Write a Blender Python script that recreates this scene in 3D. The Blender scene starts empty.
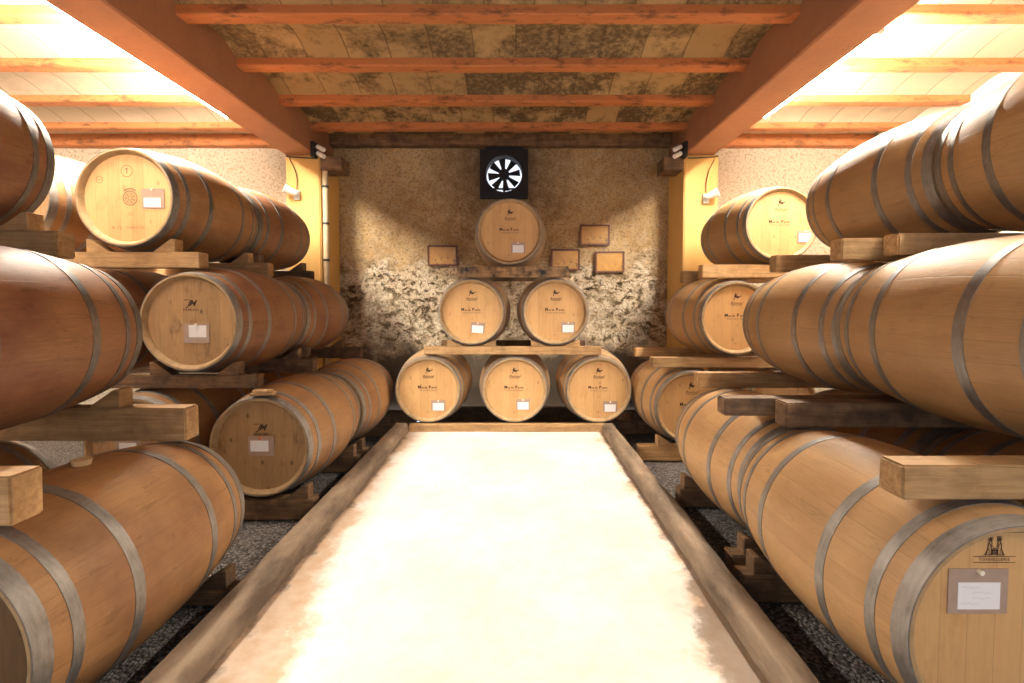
import bpy, bmesh, math, random
from mathutils import Vector, Matrix, noise

random.seed(7)
SC = bpy.context.scene
COL = SC.collection
PI = math.pi

# ------------------------------------------------------------------ materials
def newmat(name):
    m = bpy.data.materials.new(name); m.use_nodes = True
    nt = m.node_tree
    for n in list(nt.nodes): nt.nodes.remove(n)
    out = nt.nodes.new('ShaderNodeOutputMaterial')
    b = nt.nodes.new('ShaderNodeBsdfPrincipled')
    nt.links.new(b.outputs[0], out.inputs[0])
    return m, nt, b

class G:
    """small node-graph helper"""
    def __init__(s, nt): s.nt = nt
    def n(s, t, **kw):
        x = s.nt.nodes.new(t)
        for k, v in kw.items(): setattr(x, k, v)
        return x
    def put(s, sock, v):
        if hasattr(v, 'is_output'): s.nt.links.new(v, sock)
        else: sock.default_value = v
    def math(s, op, a, b=0.0, c=None, clamp=False):
        x = s.n('ShaderNodeMath', operation=op, use_clamp=clamp)
        s.put(x.inputs[0], a); s.put(x.inputs[1], b)
        if c is not None: s.put(x.inputs[2], c)
        return x.outputs[0]
    def vec(s, x=0.0, y=0.0, z=0.0):
        v = s.n('ShaderNodeCombineXYZ')
        s.put(v.inputs[0], x); s.put(v.inputs[1], y); s.put(v.inputs[2], z)
        return v.outputs[0]
    def sep(s, v):
        x = s.n('ShaderNodeSeparateXYZ'); s.put(x.inputs[0], v); return x.outputs
    def scale(s, v, sx, sy, sz, off=None):
        x = s.n('ShaderNodeMapping'); s.put(x.inputs[0], v)
        x.inputs['Scale'].default_value = (sx, sy, sz)
        if off is not None: s.put(x.inputs['Location'], off)
        return x.outputs[0]
    def noise(s, v, sc, det=4.0, rough=0.55, dist=0.0):
        x = s.n('ShaderNodeTexNoise'); s.put(x.inputs['Vector'], v)
        x.inputs['Scale'].default_value = sc; x.inputs['Detail'].default_value = det
        x.inputs['Roughness'].default_value = rough; x.inputs['Distortion'].default_value = dist
        return x.outputs[0]
    def voro(s, v, sc, feature='F1', out='Distance', rnd=1.0):
        x = s.n('ShaderNodeTexVoronoi', feature=feature); s.put(x.inputs['Vector'], v)
        x.inputs['Scale'].default_value = sc; x.inputs['Randomness'].default_value = rnd
        return x.outputs[out]
    def white(s, v):
        x = s.n('ShaderNodeTexWhiteNoise', noise_dimensions='3D'); s.put(x.inputs['Vector'], v)
        return x.outputs['Value']
    def ramp(s, v, *stops, interp='LINEAR'):
        x = s.n('ShaderNodeValToRGB'); s.put(x.inputs[0], v)
        r = x.color_ramp; r.interpolation = interp
        while len(r.elements) < len(stops): r.elements.new(0.5)
        for e, (p, c) in zip(r.elements, stops):
            e.position = p
            e.color = (c, c, c, 1) if isinstance(c, (int, float)) else (*c, 1)
        return x.outputs[0]
    def mix(s, f, a, b, mode='MIX'):
        x = s.n('ShaderNodeMix', data_type='RGBA', blend_type=mode)
        s.put(x.inputs[0], f)
        for i, v in ((6, a), (7, b)):
            if isinstance(v, tuple) and len(v) == 3: v = (*v, 1)
            s.put(x.inputs[i], v)
        return x.outputs[2]
    def obj(s): return s.n('ShaderNodeTexCoord').outputs['Object']
    def uv(s): return s.n('ShaderNodeTexCoord').outputs['UV']
    def rnd(s): return s.n('ShaderNodeObjectInfo').outputs['Random']
    def bump(s, h, strength=0.3, dist=0.01):
        x = s.n('ShaderNodeBump'); s.put(x.inputs['Height'], h)
        x.inputs['Strength'].default_value = strength; x.inputs['Distance'].default_value = dist
        return x.outputs[0]

def plain(name, col, rough=0.6, metal=0.0, var=0.12, sc=20.0):
    m, nt, b = newmat(name); g = G(nt)
    f = g.noise(g.obj(), sc, 4)
    c2 = tuple(max(0, c * (1 - 2 * var)) for c in col)
    g.put(b.inputs['Base Color'], g.mix(f, c2, tuple(min(1, c * (1 + var)) for c in col)))
    b.inputs['Roughness'].default_value = rough; b.inputs['Metallic'].default_value = metal
    return m

def stave_mat(name, dark, light, stain, stain_amt):
    m, nt, b = newmat(name); g = G(nt)
    u, v, _ = g.sep(g.uv()); r = g.rnd()
    sid = g.math('FLOOR', u)
    fr = g.math('FRACT', u)
    tint = g.white(g.vec(sid, g.math('MULTIPLY', r, 91.0), 3.0))
    gv = g.vec(g.math('ADD', g.math('MULTIPLY', u, 5.0), g.math('MULTIPLY', r, 40.0)), g.math('MULTIPLY', v, 3.0), sid)
    grain = g.ramp(g.noise(gv, 3.0, 7, 0.72), (0.30, 0.0), (0.70, 1.0))
    big = g.noise(g.scale(g.obj(), 1, 1, 1, g.vec(g.math('MULTIPLY', r, 30.0), 0, 0)), 3.2, 4, 0.6)
    c = g.mix(g.math('ADD', g.math('MULTIPLY', tint, 0.28), g.math('MULTIPLY', grain, 0.72)), dark, light)
    st = g.ramp(big, (0.46, 0.0), (0.72, 1.0))
    c = g.mix(g.math('MULTIPLY', st, stain_amt), c, stain)
    streak = g.ramp(g.noise(g.vec(g.math('MULTIPLY', u, 1.2), g.math('MULTIPLY', v, 12.0), g.math('MULTIPLY', r, 20.0)), 2.2, 3), (0.62, 0.0), (0.80, 1.0))
    c = g.mix(g.math('MULTIPLY', streak, 0.5), c, stain)
    # fine dark scuffs and scratches across the staves
    scf = g.ramp(g.noise(g.scale(g.obj(), 14.0, 5.0, 22.0, g.vec(g.math('MULTIPLY', r, 17.0), 0, 0)), 1.0, 7, 0.75, 0.6), (0.36, 1.0), (0.43, 0.0))
    c = g.mix(g.math('MULTIPLY', scf, stain_amt * 0.6), c, tuple(q * 0.45 for q in dark))
    e = g.math('MINIMUM', fr, g.math('SUBTRACT', 1.0, fr))
    seam = g.ramp(e, (0.0, 0.0), (0.03, 1.0))
    c = g.mix(g.math('MULTIPLY', g.math('SUBTRACT', 1.0, seam), 0.22), c, tuple(x * 0.35 for x in dark))
    # a per-barrel shift in tone
    hs = g.n('ShaderNodeHueSaturation'); g.put(hs.inputs['Color'], c)
    g.put(hs.inputs['Value'], g.math('ADD', 0.88, g.math('MULTIPLY', r, 0.24)))
    g.put(b.inputs['Base Color'], hs.outputs[0])
    g.put(b.inputs['Roughness'], g.math('ADD', 0.42, g.math('MULTIPLY', grain, 0.25)))
    g.put(b.inputs['Normal'], g.bump(g.math('ADD', g.math('MULTIPLY', seam, 0.7), g.math('MULTIPLY', grain, 0.3)), 0.25, 0.004))
    return m

def head_mat(name, dark, light, spot, spot_amt):
    m, nt, b = newmat(name); g = G(nt)
    x, y, z = g.sep(g.obj()); r = g.rnd()
    px = g.math('DIVIDE', g.math('ADD', x, g.math('MULTIPLY', r, 0.05)), 0.072)
    sid = g.math('FLOOR', px); fr = g.math('FRACT', px)
    tint = g.white(g.vec(sid, g.math('MULTIPLY', r, 57.0), 1.0))
    gv = g.vec(g.math('MULTIPLY', x, 70.0), g.math('MULTIPLY', r, 40.0), g.math('MULTIPLY', z, 7.0))
    grain = g.ramp(g.noise(gv, 1.3, 7, 0.7), (0.30, 0.0), (0.70, 1.0))
    c = g.mix(g.math('ADD', g.math('MULTIPLY', tint, 0.5), g.math('MULTIPLY', grain, 0.5)), dark, light)
    sp = g.ramp(g.noise(g.scale(g.obj(), 16, 1, 9, g.vec(g.math('MULTIPLY', r, 30.0), 0, 0)), 1.0, 4, 0.6), (0.56, 0.0), (0.74, 1.0))
    c = g.mix(g.math('MULTIPLY', sp, spot_amt), c, spot)
    e = g.math('MINIMUM', fr, g.math('SUBTRACT', 1.0, fr))
    seam = g.ramp(e, (0.0, 0.0), (0.025, 1.0))
    c = g.mix(g.math('MULTIPLY', g.math('SUBTRACT', 1.0, seam), 0.4), c, tuple(q * 0.35 for q in dark))
    kn = g.math('MULTIPLY', g.ramp(g.voro(g.scale(g.obj(), 9.0, 1.0, 6.0, g.vec(g.math('MULTIPLY', r, 23.0), 0, 0)), 1.0), (0.05, 1.0), (0.11, 0.0)), spot_amt)
    c = g.mix(kn, c, tuple(q * 0.25 for q in dark))
    g.put(b.inputs['Base Color'], c)
    b.inputs['Roughness'].default_value = 0.55
    g.put(b.inputs['Normal'], g.bump(g.math('ADD', seam, g.math('MULTIPLY', grain, 0.3)), 0.2, 0.003))
    return m

def steel_mat(name, a, bcol):
    m, nt, b = newmat(name); g = G(nt)
    u, v, _ = g.sep(g.uv()); r = g.rnd()
    n1 = g.noise(g.vec(g.math('MULTIPLY', u, 0.7), g.math('MULTIPLY', v, 60.0), g.math('MULTIPLY', r, 30.0)), 2.0, 5, 0.65)
    n2 = g.noise(g.scale(g.obj(), 1, 1, 1), 26.0, 4)
    f = g.math('ADD', g.math('MULTIPLY', n1, 0.6), g.math('MULTIPLY', n2, 0.4))
    g.put(b.inputs['Base Color'], g.mix(g.ramp(f, (0.3, 0.0), (0.7, 1.0)), a, bcol))
    b.inputs['Metallic'].default_value = 0.8
    g.put(b.inputs['Roughness'], g.math('ADD', 0.4, g.math('MULTIPLY', f, 0.25)))
    return m

def timber_mat(name, dark, light, grime, grime_amt):
    m, nt, b = newmat(name); g = G(nt)
    r = g.rnd(); o = g.obj()
    off = g.vec(g.math('MULTIPLY', r, 50.0), g.math('MULTIPLY', r, 31.0), 0)
    grain = g.ramp(g.noise(g.scale(o, 3.0, 45.0, 45.0, off), 1.0, 6, 0.68, 0.4), (0.30, 0.0), (0.70, 1.0))
    blot = g.noise(g.scale(o, 1, 1, 1, off), 9.0, 5, 0.65)
    c = g.mix(grain, dark, light)
    c = g.mix(g.math('MULTIPLY', g.ramp(blot, (0.44, 0.0), (0.66, 1.0)), grime_amt), c, grime)
    hs = g.n('ShaderNodeHueSaturation'); g.put(hs.inputs['Color'], c)
    g.put(hs.inputs['Value'], g.math('ADD', 0.75, g.math('MULTIPLY', r, 0.5)))
    g.put(b.inputs['Base Color'], hs.outputs[0])
    b.inputs['Roughness'].default_value = 0.75
    g.put(b.inputs['Normal'], g.bump(grain, 0.35, 0.004))
    return m

M = {}
M['stave_old'] = stave_mat('aged oak staves', (0.235, 0.115, 0.042), (0.42, 0.225, 0.092), (0.15, 0.058, 0.026), 0.7)
M['stave_new'] = stave_mat('pale oak staves', (0.33, 0.185, 0.075), (0.53, 0.325, 0.15), (0.27, 0.135, 0.058), 0.45)
M['stave_red'] = stave_mat('wine-stained oak staves', (0.17, 0.075, 0.034), (0.36, 0.175, 0.078), (0.13, 0.035, 0.022), 0.75)
M['head_old'] = head_mat('aged oak head', (0.29, 0.165, 0.07), (0.52, 0.32, 0.15), (0.15, 0.08, 0.035), 0.7)
M['head_new'] = head_mat('new oak head', (0.55, 0.315, 0.125), (0.69, 0.43, 0.19), (0.42, 0.20, 0.06), 0.35)
M['head_dark'] = head_mat('dark brown oak head', (0.09, 0.045, 0.018), (0.20, 0.105, 0.04), (0.05, 0.025, 0.012), 0.6)  # darker tones than the aged oak head
M['end_grain'] = plain('stave end wood', (0.42, 0.28, 0.14), 0.7, 0, 0.25, 30)
M['steel'] = steel_mat('galvanised hoop steel', (0.19, 0.178, 0.165), (0.38, 0.36, 0.34))
M['steel_dark'] = steel_mat('dull hoop steel', (0.13, 0.122, 0.115), (0.30, 0.285, 0.27))
M['timber'] = timber_mat('sawn pale timber', (0.30, 0.165, 0.065), (0.56, 0.36, 0.17), (0.16, 0.08, 0.03), 0.45)
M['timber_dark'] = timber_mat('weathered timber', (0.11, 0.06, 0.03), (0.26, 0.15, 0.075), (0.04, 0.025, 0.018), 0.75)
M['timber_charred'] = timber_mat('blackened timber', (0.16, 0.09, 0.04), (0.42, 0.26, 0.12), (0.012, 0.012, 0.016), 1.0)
M['ink'] = plain('burnt brand mark', (0.075, 0.038, 0.02), 0.8)
M['ink_faint'] = plain('faint stencil ink', (0.27, 0.17, 0.09), 0.8)
M['paper'] = plain('white paper card', (0.86, 0.84, 0.86), 0.7, 0, 0.02)
M['pen'] = plain('faint pen strokes', (0.45, 0.42, 0.50), 0.8)
M['pin'] = plain('white pin head', (0.88, 0.80, 0.66), 0.35, 0, 0.02)
M['red_pin'] = plain('red pin head', (0.75, 0.12, 0.05), 0.35, 0, 0.02)
M['cork'] = plain('pale bung', (0.72, 0.52, 0.28), 0.6)
M['silicone'] = plain('white bung', (0.85, 0.82, 0.76), 0.4, 0, 0.03)
M['black'] = plain('black painted metal', (0.02, 0.02, 0.022), 0.5)
M['fan_metal'] = plain('dark fan housing', (0.012, 0.011, 0.014), 0.75, 0.0)
M['white_paint'] = plain('white enamel', (0.85, 0.84, 0.8), 0.4, 0, 0.03)
M['frame_wood'] = plain('red-brown frame', (0.16, 0.05, 0.022), 0.4, 0, 0.2)

m, nt, b = newmat('clear plastic pocket'); g = G(nt)
g.put(b.inputs['Base Color'], g.mix(g.noise(g.obj(), 30), (0.36, 0.25, 0.19), (0.48, 0.36, 0.29)))
b.inputs['Roughness'].default_value = 0.22
M['pocket'] = m

def print_mat(name, dark):
    m, nt, b = newmat(name); g = G(nt)
    x, y, z = g.sep(g.obj())
    o = g.obj()
    blot = g.noise(g.scale(o, 12, 1, 12), 1.0, 3)
    c = g.mix(blot, (0.42, 0.20, 0.04), (0.66, 0.38, 0.10))
    low = g.ramp(g.math('ADD', g.math('MULTIPLY', z, -8.0), 0.2), (0.0, 0.0), (0.45, 1.0))
    sk = g.ramp(g.noise(g.scale(o, 24, 1, 30), 1.0, 5, 0.7, 0.6), (0.52, 0.0), (0.60, 1.0))
    c = g.mix(g.math('MULTIPLY', g.math('MULTIPLY', low, sk), dark), c, (0.16, 0.09, 0.06))
    g.put(b.inputs['Base Color'], c); b.inputs['Roughness'].default_value = 0.25
    return m
M['print'] = print_mat('ochre sketch print', 0.8)
M['print_pale'] = print_mat('pale ochre sketch print', 0.5)

# room surfaces -----------------------------------------------------------------
m, nt, b = newmat('limewashed concrete floor'); g = G(nt)
o = g.obj(); x, y, z = g.sep(o)
big = g.noise(o, 1.6, 6, 0.6); fine = g.noise(o, 14.0, 5, 0.6)
c = g.mix(g.ramp(big, (0.35, 0.0), (0.65, 1.0)), (0.52, 0.475, 0.425), (0.66, 0.615, 0.57))
c = g.mix(g.math('MULTIPLY', g.ramp(fine, (0.5, 0.0), (0.72, 1.0)), 0.35), c, (0.50, 0.40, 0.31))
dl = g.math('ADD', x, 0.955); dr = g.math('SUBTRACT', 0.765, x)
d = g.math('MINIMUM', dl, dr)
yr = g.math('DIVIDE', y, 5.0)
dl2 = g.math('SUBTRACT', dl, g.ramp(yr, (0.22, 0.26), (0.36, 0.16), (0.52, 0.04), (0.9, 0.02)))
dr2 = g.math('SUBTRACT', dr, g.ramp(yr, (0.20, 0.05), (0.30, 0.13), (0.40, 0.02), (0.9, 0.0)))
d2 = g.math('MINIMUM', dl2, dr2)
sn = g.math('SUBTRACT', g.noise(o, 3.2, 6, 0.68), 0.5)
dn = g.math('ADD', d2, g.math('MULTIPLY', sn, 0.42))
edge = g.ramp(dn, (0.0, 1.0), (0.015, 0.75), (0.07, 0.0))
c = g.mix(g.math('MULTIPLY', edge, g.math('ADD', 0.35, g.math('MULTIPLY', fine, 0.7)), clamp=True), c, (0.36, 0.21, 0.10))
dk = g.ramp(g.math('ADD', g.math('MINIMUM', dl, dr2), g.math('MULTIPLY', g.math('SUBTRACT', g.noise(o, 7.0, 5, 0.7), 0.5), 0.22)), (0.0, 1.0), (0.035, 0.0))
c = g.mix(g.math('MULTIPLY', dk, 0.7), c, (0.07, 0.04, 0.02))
sp = g.ramp(g.voro(o, 3.1), (0.018, 1.0), (0.028, 0.0))
c = g.mix(sp, c, (0.12, 0.09, 0.07))
g.put(b.inputs['Base Color'], c); b.inputs['Roughness'].default_value = 0.6
g.put(b.inputs['Normal'], g.bump(fine, 0.15, 0.01))
M['floor'] = m

m, nt, b = newmat('worn concrete kerb'); g = G(nt)
o = g.obj()
n1 = g.noise(g.scale(o, 6, 1.6, 6), 1.3, 6, 0.65); n2 = g.noise(o, 22, 5)
c = g.mix(g.ramp(n1, (0.36, 0.0), (0.62, 1.0)), (0.07, 0.048, 0.033), (0.27, 0.195, 0.13))
c = g.mix(g.math('MULTIPLY', n2, 0.35), c, (0.19, 0.14, 0.10))
g.put(b.inputs['Base Color'], c); b.inputs['Roughness'].default_value = 0.85
g.put(b.inputs['Normal'], g.bump(g.math('ADD', n1, g.math('MULTIPLY', n2, 0.5)), 0.5, 0.015))
M['kerb'] = m

m, nt, b = newmat('grey gravel'); g = G(nt)
o = g.obj()
vc = g.voro(o, 75.0, 'F1', 'Color'); vd = g.voro(o, 75.0)
hs = g.n('ShaderNodeSeparateColor'); g.put(hs.inputs[0], vc)
c = g.mix(hs.outputs[0], (0.06, 0.053, 0.052), (0.24, 0.22, 0.215))
c = g.mix(g.ramp(vd, (0.35, 0.0), (0.75, 0.9)), c, (0.03, 0.025, 0.022))
g.put(b.inputs['Base Color'], c); b.inputs['Roughness'].default_value = 0.85
g.put(b.inputs['Normal'], g.bump(g.math('SUBTRACT', 1.0, vd), 1.0, 0.012))
M['gravel'] = m

m, nt, b = newmat('old rubble and plaster wall'); g = G(nt)
o = g.obj(); x, y, z = g.sep(o)
big = g.noise(o, 1.5, 6, 0.6); med = g.noise(o, 9.0, 7, 0.68); fine = g.noise(o, 38.0, 6, 0.7)
c = g.mix(g.ramp(big, (0.35, 0.0), (0.65, 1.0)), (0.39, 0.245, 0.105), (0.62, 0.435, 0.215))
c = g.mix(g.math('MULTIPLY', g.ramp(med, (0.42, 0.0), (0.70, 1.0)), 0.55), c, (0.62, 0.51, 0.36))
# pits in the rough-cast
pit = g.math('MAXIMUM', g.ramp(fine, (0.40, 1.0), (0.50, 0.0)), g.math('MULTIPLY', g.ramp(g.noise(g.scale(o, 1, 1, 1.6), 20.0, 7, 0.75, 0.5), (0.36, 1.0), (0.42, 0.0)), 1.0))
c = g.mix(g.math('MULTIPLY', pit, 0.6), c, (0.16, 0.10, 0.05))
# exposed rubble band: z 0.75..1.55 with torn edges
zz = g.math('ADD', z, g.math('MULTIPLY', g.math('SUBTRACT', g.noise(o, 2.4, 5, 0.65), 0.5), 1.5))
band = g.math('MULTIPLY', g.ramp(zz, (0.55, 0.0), (0.70, 1.0)), g.ramp(g.math('MULTIPLY', zz, 0.5), (0.70, 1.0), (0.86, 0.0)))
rub = g.noise(g.scale(o, 1.0, 1.0, 1.5), 6.5, 8, 0.72, 0.5)
rub2 = g.noise(g.scale(o, 1.0, 1.0, 1.3), 15.0, 7, 0.72, 0.4)
hole = g.math('MAXIMUM', g.ramp(rub, (0.405, 1.0), (0.45, 0.0)), g.ramp(rub2, (0.39, 1.0), (0.445, 0.0)))
hole = g.math('MULTIPLY', hole, g.ramp(g.noise(o, 2.6, 4), (0.40, 0.2), (0.58, 1.0)))
cr2 = hole
stone = g.mix(g.ramp(rub, (0.42, 0.0), (0.6, 1.0)), (0.48, 0.36, 0.22), (0.80, 0.70, 0.54))
stone = g.mix(hole, stone, (0.045, 0.028, 0.016))
stone = g.mix(g.math('MULTIPLY', pit, 0.6), stone, (0.14, 0.09, 0.05))
c = g.mix(g.math('MULTIPLY', band, 0.95), c, stone)
# damp black patches low at the sides
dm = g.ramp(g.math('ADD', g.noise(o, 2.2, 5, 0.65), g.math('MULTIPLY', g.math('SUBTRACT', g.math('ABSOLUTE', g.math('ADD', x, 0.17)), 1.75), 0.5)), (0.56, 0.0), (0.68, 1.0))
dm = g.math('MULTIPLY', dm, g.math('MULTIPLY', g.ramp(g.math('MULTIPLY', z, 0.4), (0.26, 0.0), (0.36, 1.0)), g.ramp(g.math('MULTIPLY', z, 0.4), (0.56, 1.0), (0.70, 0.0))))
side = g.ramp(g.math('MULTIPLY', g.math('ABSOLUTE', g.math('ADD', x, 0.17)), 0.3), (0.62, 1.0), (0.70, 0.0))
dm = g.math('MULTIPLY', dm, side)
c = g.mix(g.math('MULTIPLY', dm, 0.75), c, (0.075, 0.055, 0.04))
# pale render at the foot, and the whiter bays at the sides
foot = g.ramp(zz, (0.52, 1.0), (0.66, 0.0))
c = g.mix(g.math('MULTIPLY', foot, 0.75), c, (0.62, 0.54, 0.44))
c = g.mix(g.math('MULTIPLY', g.ramp(zz, (0.46, 1.0), (0.66, 0.0)), 0.9), c, (0.10, 0.07, 0.045))  # shade of the barrels painted dark over the wall foot
c = g.mix(g.math('MULTIPLY', g.math('SUBTRACT', 1.0, side), 0.8), c, g.mix(pit, (0.70, 0.61, 0.48), (0.50, 0.38, 0.25)))
# brown smoke stain under the ceiling near the fan
dx = g.math('ADD', x, 0.14); dz = g.math('SUBTRACT', z, 2.75)
rr = g.math('SQRT', g.math('ADD', g.math('MULTIPLY', dx, dx), g.math('MULTIPLY', dz, dz)))
soot = g.ramp(g.math('ADD', rr, g.math('MULTIPLY', g.math('SUBTRACT', med, 0.5), 0.9)), (0.25, 1.0), (1.0, 0.0))
c = g.mix(g.math('MULTIPLY', soot, 0.8), c, (0.10, 0.066, 0.043))
g.put(b.inputs['Base Color'], c); b.inputs['Roughness'].default_value = 0.92
h = g.math('ADD', g.math('MULTIPLY', med, 0.6), g.math('MULTIPLY', fine, 0.5))
h = g.math('SUBTRACT', h, g.math('MULTIPLY', g.math('MULTIPLY', cr2, band), 0.8))
g.put(b.inputs['Normal'], g.bump(h, 0.9, 0.035))
M['wall'] = m

m, nt, b = newmat('whitewashed side wall'); g = G(nt)
o = g.obj()
g.put(b.inputs['Base Color'], g.mix(g.noise(o, 4.0, 6), (0.62, 0.54, 0.42), (0.80, 0.73, 0.62)))
b.inputs['Roughness'].default_value = 0.9
g.put(b.inputs['Normal'], g.bump(g.noise(o, 25.0, 6), 0.6, 0.02))
M['whitewash'] = m

m, nt, b = newmat('ochre painted pillar'); g = G(nt)
o = g.obj()
g.put(b.inputs['Base Color'], g.mix(g.noise(o, 3.0, 6), (0.62, 0.36, 0.10), (0.74, 0.47, 0.165)))
b.inputs['Roughness'].default_value = 0.75
g.put(b.inputs['Normal'], g.bump(g.noise(o, 30.0, 5), 0.25, 0.01))
M['ochre'] = m

m, nt, b = newmat('terracotta painted beam'); g = G(nt)
o = g.obj()
n1 = g.noise(o, 4.0, 6, 0.6); n2 = g.noise(o, 30.0, 4)
c = g.mix(n1, (0.29, 0.125, 0.062), (0.43, 0.20, 0.105))
c = g.mix(g.ramp(n2, (0.58, 0.0), (0.75, 0.45)), c, (0.24, 0.09, 0.04))
g.put(b.inputs['Base Color'], c); b.inputs['Roughness'].default_value = 0.7
g.put(b.inputs['Normal'], g.bump(n2, 0.2, 0.008))
M['beam'] = m

m, nt, b = newmat('terracotta joist'); g = G(nt)
o = g.obj()
n1 = g.noise(g.scale(o, 1.2, 9, 9), 1.6, 6, 0.65); n2 = g.noise(g.scale(o, 5, 12, 12), 1.0, 5, 0.7)
c = g.mix(n1, (0.44, 0.135, 0.04), (0.62, 0.24, 0.085))
c = g.mix(g.ramp(n2, (0.52, 0.0), (0.66, 0.8)), c, (0.10, 0.04, 0.02))
g.put(b.inputs['Base Color'], c); b.inputs['Roughness'].default_value = 0.65
M['joist'] = m

m, nt, b = newmat('clay tile vault'); g = G(nt)
o = g.obj(); x, y, z = g.sep(o)
row = g.math('FLOOR', g.math('DIVIDE', g.math('SUBTRACT', y, 3.25), 0.68))
px = g.math('ADD', g.math('DIVIDE', x, 0.325), g.math('MULTIPLY', row, 0.37))
sid = g.math('FLOOR', px); fr = g.math('FRACT', px)
tint = g.white(g.vec(sid, row, 2.0))
n1 = g.noise(o, 3.6, 8, 0.72); n2 = g.noise(o, 26.0, 5, 0.7)
c = g.mix(tint, (0.38, 0.255, 0.115), (0.58, 0.41, 0.20))
c = g.mix(g.math('MULTIPLY', n2, 0.4), c, (0.36, 0.22, 0.09))
bay = g.ramp(g.math('MULTIPLY', g.math('ABSOLUTE', g.math('ADD', x, 0.17)), 0.3), (0.62, 0.0), (0.64, 1.0))
c = g.mix(g.math('MULTIPLY', bay, 0.75), c, g.mix(tint, (0.56, 0.45, 0.33), (0.66, 0.54, 0.41)))
# black mould, thicker in the middle bay
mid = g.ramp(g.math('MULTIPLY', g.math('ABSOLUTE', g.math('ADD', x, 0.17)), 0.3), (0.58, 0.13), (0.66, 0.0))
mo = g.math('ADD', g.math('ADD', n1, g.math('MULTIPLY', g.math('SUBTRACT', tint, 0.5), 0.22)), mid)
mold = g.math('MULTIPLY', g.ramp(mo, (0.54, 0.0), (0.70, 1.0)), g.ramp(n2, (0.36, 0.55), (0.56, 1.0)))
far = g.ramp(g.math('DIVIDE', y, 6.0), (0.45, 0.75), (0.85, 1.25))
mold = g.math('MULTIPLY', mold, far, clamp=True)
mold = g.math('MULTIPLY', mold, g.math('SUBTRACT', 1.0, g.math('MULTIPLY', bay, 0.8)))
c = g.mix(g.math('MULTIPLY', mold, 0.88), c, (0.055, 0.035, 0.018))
e = g.math('MINIMUM', fr, g.math('SUBTRACT', 1.0, fr))
seam = g.ramp(e, (0.0, 0.0), (0.022, 1.0))
c = g.mix(g.math('MULTIPLY', g.math('SUBTRACT', 1.0, seam), 0.7), c, (0.08, 0.05, 0.025))
g.put(b.inputs['Base Color'], c); b.inputs['Roughness'].default_value = 0.85
g.put(b.inputs['Normal'], g.bump(g.math('ADD', seam, g.math('MULTIPLY', n2, 0.4)), 0.5, 0.01))
M['vault'] = m

def emit(name, col, s):
    m = bpy.data.materials.new(name); m.use_nodes = True
    nt = m.node_tree
    for n in list(nt.nodes): nt.nodes.remove(n)
    out = nt.nodes.new('ShaderNodeOutputMaterial'); e = nt.nodes.new('ShaderNodeEmission')
    e.inputs[0].default_value = (*col, 1); e.inputs[1].default_value = s
    nt.links.new(e.outputs[0], out.inputs[0])
    return m
TUBE = {'far': 1350.0, 'middle': 480.0, 'near': 250.0}
for k_, p_ in TUBE.items(): M['tube_'+k_] = emit('lit fluorescent tube '+k_, (1.0, 0.89, 0.735), p_)

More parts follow.
